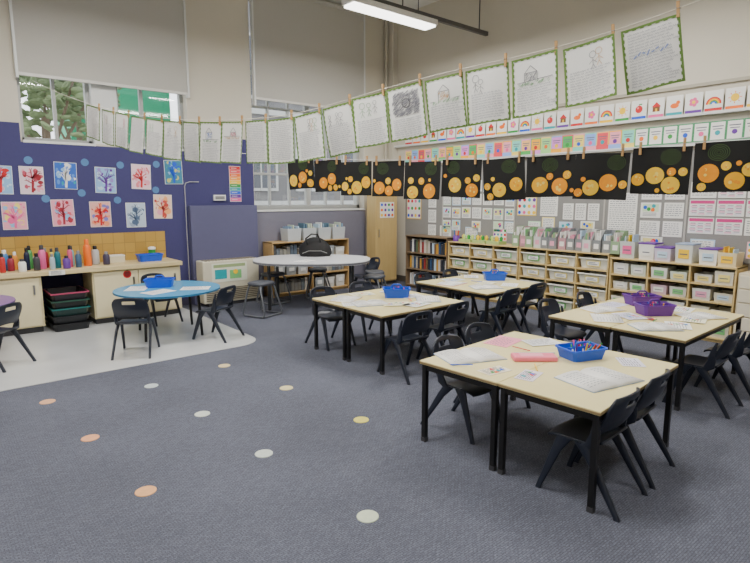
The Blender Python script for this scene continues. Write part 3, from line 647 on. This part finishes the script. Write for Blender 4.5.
cbs=[(M((222,222,216),.5),'white'),(M((228,228,222),.5),'white'),(M((210,220,208),.4),'pale green'),(M((222,218,200),.5),'cream'),(M((150,170,190),.5),'blue-grey'),(M((210,180,195),.5),'pale pink'),(M((160,196,160),.5),'green')]
for cidx in range(3):
    for j in range(4):
        zz=.062 if j==0 else .072+j*.2075
        for k in range(2):
            yy=2.79+(cidx-1)*.497-.115+k*.23
            c,nm=random.choice(cbs[:4] if random.random()<.7 else cbs)
            wbox((XF+random.uniform(.01,.05),yy,zz),.2,.28,random.uniform(.10,.17),c,'%s plastic box of classroom materials in the cubby'%nm,'boxes in the cubby unit',name='cubby_box',lab=random.choice([paper,paper,M((120,190,120),.6),M((236,220,130),.6),lb,M((230,160,185),.6)]))
files=[(M((140,168,130),.6),'sage green'),(M((186,140,150),.6),'dusty pink'),(M((128,132,136),.6),'grey'),(M((205,207,205),.6),'white')]
for k in range(13):
    y=5.14-k*.135; c,nm=files[(0,1,0,3,2,2,1,2,2,3,2,2,0)[k]]
    r=empty('magazine_file',(XF+.05+random.uniform(0,.05),y,HU),EW+rad(random.uniform(-2,2))); tag(r,'%s magazine file holding thin books'%nm,'magazine file','magazine files on the tray units')
    b=B(); t=.004; w=.118
    for sx in (-1,1):
        x=sx*w/2; b.add([(x-t/2,0,0),(x-t/2,.24,0),(x-t/2,.24,.31),(x-t/2,.12,.31),(x-t/2,0,.17),(x+t/2,0,0),(x+t/2,.24,0),(x+t/2,.24,.31),(x+t/2,.12,.31),(x+t/2,0,.17)],[(0,1,2,3,4),(9,8,7,6,5),(0,5,6,1),(1,6,7,2),(2,7,8,3),(3,8,9,4),(4,9,5,0)],c)
    b.bx(-w/2,w/2,0,t,0,.17,c); b.bx(-w/2,w/2,.236,.24,0,.31,c); b.bx(-w/2,w/2,0,.24,0,t,c); b.fin('file_body',r)
    b=B(); b.rect(-.035,.035,.05,.12,random.choice([paper,M((230,160,185),.6),paper]),-.001); b.fin('file_label',r)
    for q in range(4):
        b=B(); b.bx(-.008,.008,0,.19,0,random.uniform(.20,.30),random.choice([paper,lb,white,bcols[3],bcols[5],M((225,150,175),.6),M((120,180,120),.6),mute[0],paper,mute[3],mute[6]]))
        tag(b.fin('book',loc=(XF+.11,y-.036+q*.024,HU+.006),rot=(0,0,EW)),'thin book standing inside a magazine file','book','books in magazine files')
for k in range(3):
    r=empty('seedling_tray',(XF+.12,5.55+k*.3,HU),EW); tag(r,'low tray with green and yellow craft items','tray','craft trays on the tray unit')
    b=B(); b.bx(-.13,.13,-.08,.12,0,.05,M((170,190,120),.6)); b.fin('tray_body',r,bevel=.004)
    for q in range(5):
        b=B(); b.revolve([(.02,.05),(.03,.1),(.012,.13)],(-.1+q*.05,.02*(-1)**q,0),random.choice([green,yellow,M((200,220,120),.5)]),8); b.fin('craft_item',r)
r=empty('pen_pot',(XF+.12,6.4,HU),EW); tag(r,'violet pot of coloured pens on the tray unit','pot')
b=B(); b.revolve([(.06,0),(.06,.1),(.05,.1),(.05,.01)],(0,0,0),violet,14); b.fin('pot',r)
for k in range(6):
    b=B(); t=k*1.05; b.cyl((.02*math.cos(t),.02*math.sin(t),.01),(.045*math.cos(t),.045*math.sin(t),.19),.006,.006,bright[k],6); b.fin('pen',r)
for k,(y,c,l,h) in enumerate([(3.35,M((196,202,200),.5),None,.22),(3.1,white,violet,.2),(2.9,M((210,200,225),.5),violet,.16),(2.65,M((214,218,214),.4),M((150,170,200),.4),.22),(2.38,white,violet,.18),(2.18,M((225,210,170),.5),None,.16)]):
    wbox((XF+.06,y,.91),.2,.26,h,c,'plastic storage box standing on the cubby unit','boxes on the cubby unit',l,'storage_box')
    if l is None:
        for q in range(3):
            b=B(); b.bx(-.006,.006,0,.16,0,h*random.uniform(1.1,1.4),random.choice([paper,pink,lb,yellow]))
            tag(b.fin('folder',loc=(XF+.1,y-.05+q*.05,.925),rot=(0,0,EW)),'thin folder standing in an open storage box','folder','folders in the open boxes')
r=empty('drawer_cabinet',(XF-.02,1.73,0),EW); tag(r,'pale cream drawer cabinet with cluttered top','cabinet')
b=B(); b.bx(-.29,.29,0,.42,0,.86,M((216,206,178),.5)); b.fin('body',r,bevel=.006)
for k in range(5):
    b=B(); b.bx(-.27,.27,-.018,0,.05+k*.16,.195+k*.16,M((228,220,198),.5)); d=b.fin('drawer',r,bevel=.004)
    b=B(); b.bx(-.06,.06,-.035,-.018,.12+k*.16,.135+k*.16,steel); b.fin('handle',d)
wbox((XF+.1,1.80,.86),.22,.24,.14,brown,'brown cardboard box on the cream cabinet','box',None,'cardboard_box'); wbox((XF+.05,1.56,.86),.16,.24,.22,M((220,214,200),.5),'cream box on the cream cabinet','box',None,'cardboard_box')
# ---------------------------------------------------------------- things on the tables
def open_book(x,y,z,rz,w=.21,h=.29,label='open exercise book lying on the table',cov=(150,170,200)):
    r=empty('open_book',(x,y,z),rz); tag(r,label,'book')
    b=B(); b.bx(-w-.004,w+.004,-h/2-.004,h/2+.004,0,.003,M(cov,.6)); b.fin('cover',r)
    def zf(u): return .005+.022*(max(0,u)**.5)*(1-u)*1.9
    for sx in (-1,1):
        b=B(); n=10; pr=[]
        for k in range(n+1):
            u=k/n; pr.append((sx*u*w,zf(u)))
        vs=[];fs=[]
        for (px,pz) in pr: vs+=[(px,-h/2,pz),(px,h/2,pz),(px,-h/2,.003),(px,h/2,.003)]
        for k in range(n):
            a_=k*4; c_=a_+4; fs+=[(a_,c_,c_+1,a_+1),(a_,a_+2,c_+2,c_),(a_+1,c_+1,c_+3,a_+3)]
        fs.append((n*4,n*4+2,n*4+3,n*4+1)); b.add(vs,fs,white,True)
        for j in range(9):
            yy=h/2-.04-j*.026
            for q in range(5):
                u0=.25+q*.13; u1=u0+random.uniform(.05,.11)
                b.poly([(sx*u0*w,yy,zf(u0)+.0015),(sx*u1*w,yy,zf(u1)+.0015),(sx*u1*w,yy+.004,zf(u1)+.0015),(sx*u0*w,yy+.004,zf(u0)+.0015)],ink)
        b.fin('page',r)
def sheet(x,y,z,rz,w,h,c,label,name='paper_sheet',pic=False):
    b=B(); b.bx(-w/2,w/2,-h/2,h/2,0,.002,c)
    for j in range(7):
        yy=h*.36-j*h*.11; x0=-w*.42
        while x0<w*random.uniform(.1,.4):
            l=random.uniform(.02,.05); b.poly([(x0,yy,.0028),(x0+l,yy,.0028),(x0+l,yy+.005,.0028),(x0,yy+.005,.0028)],ink); x0+=l+.012
    if pic:
        for k in range(5):
            cx,cy=random.uniform(-w*.3,w*.3),random.uniform(-h*.3,h*.3); q=.02
            b.poly([(cx-q,cy-q,.0032+.0001*k),(cx+q,cy-q,.0032+.0001*k),(cx+q*.5,cy+q,.0032+.0001*k)],bright[(k*3)%8])
    return tag(b.fin(name,loc=(x,y,z),rot=(0,0,rz)),label,'paper')
TZ=.591
open_book(2.88,2.41,TZ,rad(-20)); open_book(3.12,1.58,TZ,rad(-12),.22,.3)
sheet(3.40,2.51,TZ,rad(10),.3,.2,M((242,150,175),.6),'pink worksheet lying on the table'); sheet(3.60,2.30,TZ+.003,rad(-25),.26,.18,M((225,225,225),.6),'white worksheet lying on the table')
sheet(2.85,1.90,TZ,rad(15),.21,.12,M((225,215,225),.6),'small illustrated card on the table','activity_card',True); sheet(2.76,2.10,TZ,rad(-8),.2,.12,M((235,225,200),.6),'small illustrated card on the table','activity_card',True)
sheet(3.62,1.62,TZ,rad(40),.2,.15,M((225,222,235),.6),'small worksheet lying on the table')
r=empty('pencil_case',(3.17,2.08,TZ),rad(-40)); tag(r,'flat pink zipped pencil case lying on the table','pencil case')
m=M((238,120,145),.6)
b=B(); b.bx(-.15,.15,-.06,.06,0,.034,m); b.fin('case_body',r,bevel=.01,seg=3)
b=B(); b.bx(-.1,.06,-.035,.03,.034,.036,M((246,160,180),.5)); b.fin('front_pocket',r)
b=B(); b.tube([(-.13,.045,.035),(.13,.045,.035)],.003,white); b.fin('zip',r)
b=B(); b.bx(.125,.16,.04,.052,.03,.038,white); b.fin('zip_pull',r)
def pens(cx,cy,n,seed,rz=0):
    rnd=random.Random(seed)
    for k in range(n):
        dx=rnd.uniform(-.09,.09); dy=rnd.choice([-1,1])*rnd.uniform(.02,.05)
        c,s=math.cos(rz),math.sin(rz); x=cx+dx*c-dy*s; y=cy+dx*s+dy*c
        tx,ty=rnd.uniform(-.55,.55),rnd.uniform(-.5,.5); col=bright[rnd.randrange(8)]
        r=empty('felt_pen',(x,y,TZ+.012),(tx,ty,0)); tag(r,'coloured felt pen standing in the table caddy','pen','pens in the table caddies')
        b=B(); b.cyl((0,0,0),(0,0,.07),.006,.006,white if k%3==0 else col,8); b.fin('barrel',r)
        b=B(); b.cyl((0,0,.07),(0,0,.105),.0068,.005,col,8); b.fin('cap',r)
CL='%s plastic caddy with handle holding pens on table'
tray(3.47,1.90,TZ,rad(-20),blue,CL%'blue',.29,.21,.075,True,'pen_caddy'); pens(3.47,1.90,20,1,rad(-20))
tray(4.05,4.48,TZ,rad(-40),blue,CL%'blue',.3,.2,.1,True,'pen_caddy'); pens(4.05,4.48,9,2,rad(-40))
tray(5.95,4.58,TZ,rad(-40),blue,CL%'blue',.3,.2,.1,True,'pen_caddy'); pens(5.95,4.58,9,3,rad(-40))
tray(5.34,2.20,TZ,rad(-35),violet,CL%'purple',.32,.22,.1,True,'pen_caddy'); pens(5.34,2.20,14,4,rad(-35))
tray(5.74,2.5,TZ,rad(-35),violet,CL%'purple',.32,.22,.1,True,'pen_caddy'); pens(5.74,2.5,14,5,rad(-35))
tray(2.25,7.0,.581,rad(-30),blue,'blue plastic caddy with handle on the round table',.34,.22,.1,True,'pen_caddy')
layer=0
for (x,y,rz,lab) in [(3.52,4.72,30,'open'),(3.56,4.35,-20,'open'),(3.9,4.0,10,'s'),(4.22,4.15,50,'open'),(3.85,4.86,-15,'s'),(4.25,4.78,20,'s'),(3.75,4.15,-35,'s'),(3.42,4.5,60,'s'),(4.2,4.4,-10,'s'),
                     (5.25,4.72,10,'open'),(5.35,4.25,-30,'open'),(5.75,4.18,30,'s'),(5.5,4.93,-10,'s'),(5.6,4.45,15,'s'),(5.9,4.95,40,'s'),
                     (4.80,2.40,35,'open'),(5.15,2.62,-20,'open'),(5.0,1.85,25,'s'),(5.55,1.86,-30,'open'),(5.78,2.12,10,'s'),(4.78,1.95,-40,'open'),(5.05,2.3,60,'s'),(5.35,1.85,15,'s'),(5.5,2.68,-5,'s')]:
    layer+=1
    if lab=='open': open_book(x,y,TZ+.0004*(layer%5),rad(rz),.18,.25,cov=random.choice([(150,170,200),(200,90,110),(90,140,190),(220,190,90)]))
    else: sheet(x,y,TZ+.0023*(layer%4),rad(rz),.28,.2,random.choice([paper,M((214,212,232),.6),M((240,236,205),.6),M((205,222,236),.6)]),'printed worksheet lying on the table',pic=random.random()<.6)
for (x,y,rz) in [(2.1,6.6,20),(2.55,6.58,-30),(1.98,7.02,60)]: sheet(x,y,.581,rad(rz),.34,.24,paper,'white worksheet lying on the round table')
sheet(5.08,2.12,TZ+.008,rad(40),.09,.05,red,'small red card lying on the table','flash_card')
sheet(4.4,6.95,.756,rad(20),.3,.21,paper,'white sheet lying on the meeting table')
for k,(x,y,c) in enumerate([(3.0,1.95,yellow),(3.3,2.28,red),(2.66,2.3,blue),(5.0,2.05,green),(4.0,4.2,orange),(5.6,4.6,blue)]):
    r=empty('pencil',(x,y,TZ+.012),(0,rad(90),rad(40+k*50))); tag(r,'coloured pencil lying on the table top','pencil','pencils lying on tables')
    b=B(); b.cyl((0,0,-.08),(0,0,.07),.004,.004,c,6); b.fin('barrel',r)
    b=B(); b.cyl((0,0,.07),(0,0,.085),.004,.0008,M((215,180,130),.6),6); b.fin('tip',r)
# ---------------------------------------------------------------- hanging strings
def zA(s): return 2.36+1.3*(s-.55)**2+(.075*math.sin((s-.5)/.5*math.pi)**2 if .5<s<1 else 0)
P0=Vector((1.65,7.08)); P1=Vector((3.04,1.355)); dA=P1-P0; angA=math.atan2(dA.y,dA.x)
b=B(); pts=[]
for k in range(61):
    s=-.26+k*(1.26+.45)/60
    p=P0+dA*s; pts.append((p.x,p.y,zA(s)+.012))
b.tube(pts,.003,M((215,210,195),.7),5); tag(b.fin('display_string'),'thin white display string sagging across the room','string')
peg_m=wood((205,165,110),(180,140,88),8,.6,(8,8,1))
r=empty('clothes_peg'); tag(r,'small wooden clothes peg clipped on the display string','clothes peg','clothes pegs on the string')
b=B(); b.bx(-.007,.007,-.008,-.002,-.045,.035,peg_m); b.fin('peg_jaw',r); b=B(); b.bx(-.007,.007,.002,.008,-.045,.035,peg_m); b.fin('peg_jaw',r)
b=B(); b.tube([(-.009,-.009,.0),(.009,-.009,.0),(.009,.009,.0),(-.009,.009,.0)],.0015,steel,5); b.fin('spring',r)
PEG=r; pg=[]
greenB=M((98,130,60),.8,noise=.25,scale=40)
dcols=[M((120,145,205),.7),M((206,120,135),.7),M((120,165,120),.7),M((110,110,118),.7),M((140,140,146),.7),M((200,160,115),.7)]
for i in range(20):
    rnd=random.Random(i+100); s=i/19*.994; p=P0+dA*s; z=zA(s)-rnd.uniform(0,.008); slope=(zA(s+.01)-zA(s-.01))/(.02*dA.length); tilt=-math.atan(slope)+rad(rnd.uniform(-1.6,1.6))
    if i==19: tilt=-math.atan(slope)*.75
    w=rnd.uniform(.288,.304) if i<17 else .284; h=(.372 if i<15 else .35)*rnd.uniform(.98,1.02) if i<18 else .335
    b=B()
    n=6; vs=[];fs=[]
    cur=rnd.uniform(-.03,.04); ph=rnd.uniform(0,6)
    def cy(u,v): return cur*(v*v)+.010*math.sin(u*3+ph)*(.3+v)
    for j in range(n+1):
        for q in range(9):
            u=-1+q/4; v=j/n; vs.append((u*w/2,cy(u,v),-v*h))
    for j in range(n):
        for q in range(8): a_=j*9+q; fs.append((a_+9,a_+10,a_+1,a_))
    b.add(vs,fs,pagep,True)
    yf=lambda x,z_: cy(x/(w/2),-z_/h)-.0035
    yf2=lambda x,z_: cy(x/(w/2),-z_/h)-.0042
    z0=-.034
    mode=rnd.random()
    if i==14:
        for k in range(420):
            x=rnd.uniform(-.10,.10); z_=rnd.uniform(-.20,-.045); b.stroke((x-.011,z_-.006),(x+.011,z_+.009),.003,dcols[3+k%2],yf)
        for k in range(14): b.stroke((.03*math.cos(k*.4488),-.12+.03*math.sin(k*.4488)),(.03*math.cos(k*.4488+.4488),-.12+.03*math.sin(k*.4488+.4488)),.005,dgrey,yf2)
        z0=-.225
    elif i in (15,17) or mode<.15:
        dh=rnd.uniform(.11,.15); dc=rnd.choice(dcols); c2=rnd.choice(dcols)
        hx=rnd.uniform(-.05,.02)
        for (p_,q_) in (((hx-.04,z0-dh+.02),(hx-.04,z0-.06)),((hx-.04,z0-.06),(hx,z0-.02)),((hx,z0-.02),(hx+.04,z0-.06)),((hx+.04,z0-.06),(hx+.04,z0-dh+.02)),((hx-.04,z0-.06),(hx+.04,z0-.06)),((-.11,z0-dh+.02),(.11,z0-dh+.025))): b.stroke(p_,q_,.0035,dcols[3],yf2)
        for k in range(90):
            x=rnd.uniform(-.10,.10); z_=z0-dh+rnd.uniform(0,.018)
            if k%2: x=hx+rnd.uniform(-.035,.035); z_=z0-rnd.uniform(.065,dh-.025)
            b.stroke((x-.006,z_-.005),(x+.006,z_+.006),.0022,dc if k%2 else c2,yf)
        z0-=dh+.012
    elif i in (2,4,8,12,13,16,18) or mode<.5:
        dh=rnd.uniform(.09,.14)
        for fig in range(rnd.randint(2,4)):
            cx=rnd.uniform(-.09,.09); cz=z0-.025-rnd.uniform(0,.03); rr=rnd.uniform(.010,.024); c2=rnd.choice(dcols)
            for k in range(10): b.stroke((cx+rr*math.cos(k*.628),cz+rr*math.sin(k*.628)),(cx+rr*math.cos(k*.628+.628),cz+rr*math.sin(k*.628+.628)),.003,c2,yf)
            for (ax,az,bx_,bz) in ((0,-rr,0,-rr-.035),(0,-rr-.01,-.022,-rr-.03),(0,-rr-.01,.022,-rr-.03),(0,-rr-.035,-.014,-rr-.06),(0,-rr-.035,.014,-rr-.06)): b.stroke((cx+ax,cz+az),(cx+bx_,cz+bz),.003,c2,yf)
        z0-=dh+.01
    elif i==19:
        for k in range(8): b.stroke((-.09+k*.022,-.16+.01*(k%3)),(-.075+k*.022,-.145+.012*(k%2)),.006,dcols[0],yf2)
    zz=z0
    while zz>-h+.026:
        x=-.112; end=rnd.uniform(.07,.114)
        while x<end:
            l=rnd.uniform(.010,.034); xx=x; up=1
            while xx<x+l:
                b.stroke((xx,zz-.005 if up else zz+.001+rnd.uniform(0,.005)),(xx+.0046,zz+.001+rnd.uniform(0,.005) if up else zz-.005),.0016,pencil,yf); xx+=.0046; up=not up
            x+=l+.007
        zz-=.0148+rnd.uniform(-.001,.001)
    root=b.fin('story_page',loc=(p.x+rnd.uniform(0,.004),p.y,z),rot=(0,tilt,angA+rad(rnd.uniform(-5,5))))
    tag(root,'child\'s handwritten story page with green leafy border','paper page','story pages on the string')
    b=B(); t=.011
    def Q2(x0,x1,z0,z1):
        b.poly([(x,cy(x/(w/2),-z_/h)-.0022,z_) for (x,z_) in ((x0,z0),(x1,z0),(x1,z1),(x0,z1))],greenB)
    nn=20
    for k in range(nn):
        z1_=-k*h/nn; z0_=z1_-h/nn; tt=t*(1+.4*(k%2))
        Q2(-w/2,-w/2+tt,z0_,z1_); Q2(w/2-tt,w/2,z0_,z1_)
    for k in range(15):
        x0=-w/2+k*w/15; tt=t*(1+.4*(k%2)); Q2(x0,x0+w/15,-tt,0); Q2(x0,x0+w/15,-h,-h+tt)
    b.fin('page_border',root)
    s2=(i+.42)/19*.994; p2=P0+dA*s2
    place(PEG,pg,(p2.x,p2.y,zA(s2)+.012),(0,tilt*.6,angA))
# second string
Q0=Vector((2.88,4.51)); Q1=Vector((3.65,1.24)); dB=Q1-Q0; angB=math.atan2(dB.y,dB.x)
def zB(s): return 1.99+.22*(s-.6)**2
b=B(); pts=[]
for k in range(61):
    s=-1.1+k*(2.4)/60
    p=Q0+dB*s; pts.append((p.x,p.y,zB(s)+.01))
b.tube(pts,.003,M((200,200,200),.7),5); tag(b.fin('display_string'),'thin string holding the row of black paintings','string')
blk=M((12,13,14),.75,noise=.2,scale=20); gold=[M((255,184,20),.7,noise=.12,scale=25),M((250,158,16),.7,noise=.12,scale=25),M((255,202,54),.7,noise=.12,scale=25)]
goldL=M((255,220,110),.7,noise=.1,scale=25)
ol=M((62,84,44),.8)
N2=12; sp=.35; st=sp/dB.length
for i in range(N2):
    rnd=random.Random(i+900); s=-.02+i*st; p=Q0+dB*s; w=rnd.uniform(.33,.352); h=.295*rnd.uniform(.96,1.04)
    b=B(); n=8; cu=rnd.uniform(-.018,.022); ph=rnd.uniform(0,6)
    def cb(x,z): 
        return cu*(z/h)**2*(.4+abs(2*x/w))+.005*math.sin(6*x/w+ph)
    vs=[];fs=[]
    for j in range(n+1):
        for q in range(n+1): x=-w/2+w*q/n; z=-h*j/n; vs.append((x,cb(x,z),z))
    for j in range(n):
        for q in range(n): a_=j*(n+1)+q; fs.append((a_+n+1,a_+n+2,a_+1,a_))
    b.add(vs,fs,blk,True)
    ring=lambda x,z: cb(x,z)-.002
    cx,cz,rr=rnd.uniform(-.1,.1),-.062,.055
    for rg in (1,.8,.6,.4,.2):
        for k in range(20):
            a0,a1=k*.31416,(k+1)*.31416; b.stroke((cx+rr*rg*math.cos(a0),cz+rr*rg*.85*math.sin(a0)),(cx+rr*rg*math.cos(a1),cz+rr*rg*.85*math.sin(a1)),.004,ol,ring)
    def D2(x,z,r_,m_,off,nn=20):
        # fan so the disc follows the sheet's curl
        vs=[(x,cb(x,z)-off,z)]+[(x+r_*math.cos(t*2*math.pi/nn),cb(x+r_*math.cos(t*2*math.pi/nn),z+r_*math.sin(t*2*math.pi/nn))-off,z+r_*math.sin(t*2*math.pi/nn)) for t in range(nn)]
        b.add(vs,[(0,1+t,1+(t+1)%nn) for t in range(nn)],m_)
    done=[]
    for rlo,rhi,cnt,top in ((.050,.060,2,.17),(.038,.048,2,.17),(.024,.030,2,.18),(.013,.017,1,.185)):
        got=0
        for t_ in range(150):
            r_=rnd.uniform(rlo,rhi); x=rnd.uniform(-w/2+r_+.003,w/2-r_-.003); z=rnd.uniform(-h+r_+.004,max(-h+r_+.006,-h+top-r_))
            if all((x-a_)**2+(z-c_)**2>(r_+q_+.003)**2 for a_,c_,q_ in done):
                done.append((x,z,r_)); D2(x,z,r_,gold[rnd.randrange(3)],.003); got+=1
                if r_>.02:
                    for k in range(5): D2(x+rnd.uniform(-.5,.5)*r_,z+rnd.uniform(-.5,.5)*r_,r_*rnd.uniform(.1,.22),rnd.choice([goldL,gold[1]]),.004+.0001*k,8)
                if got>=cnt: break
    o=b.fin('moon_painting',loc=(p.x+.008*(i%2),p.y,zB(s)+rnd.uniform(-.008,.006)),rot=(rad(rnd.uniform(-1,1)),rad(rnd.uniform(-2.6,2.6)),angB))
    tag(o,'black paper painting with orange-yellow moons and green swirl','painting','black moon paintings on the string')
    for e in (-.35,.35):
        s2=s+e*st; p2=Q0+dB*s2; place(PEG,pg,(p2.x,p2.y,zB(s2)+.01),(0,0,angB))
# ---------------------------------------------------------------- camera
cd=bpy.data.cameras.new('camera'); cam=bpy.data.objects.new('camera',cd); COL.objects.link(cam)
cd.sensor_width=36; cd.lens=36*540/750; cd.clip_end=200
cam.location=(0,0,1.7); cam.rotation_euler=(rad(90)-math.atan(83.5/540),0,rad(-39.8))
bpy.context.scene.camera=cam
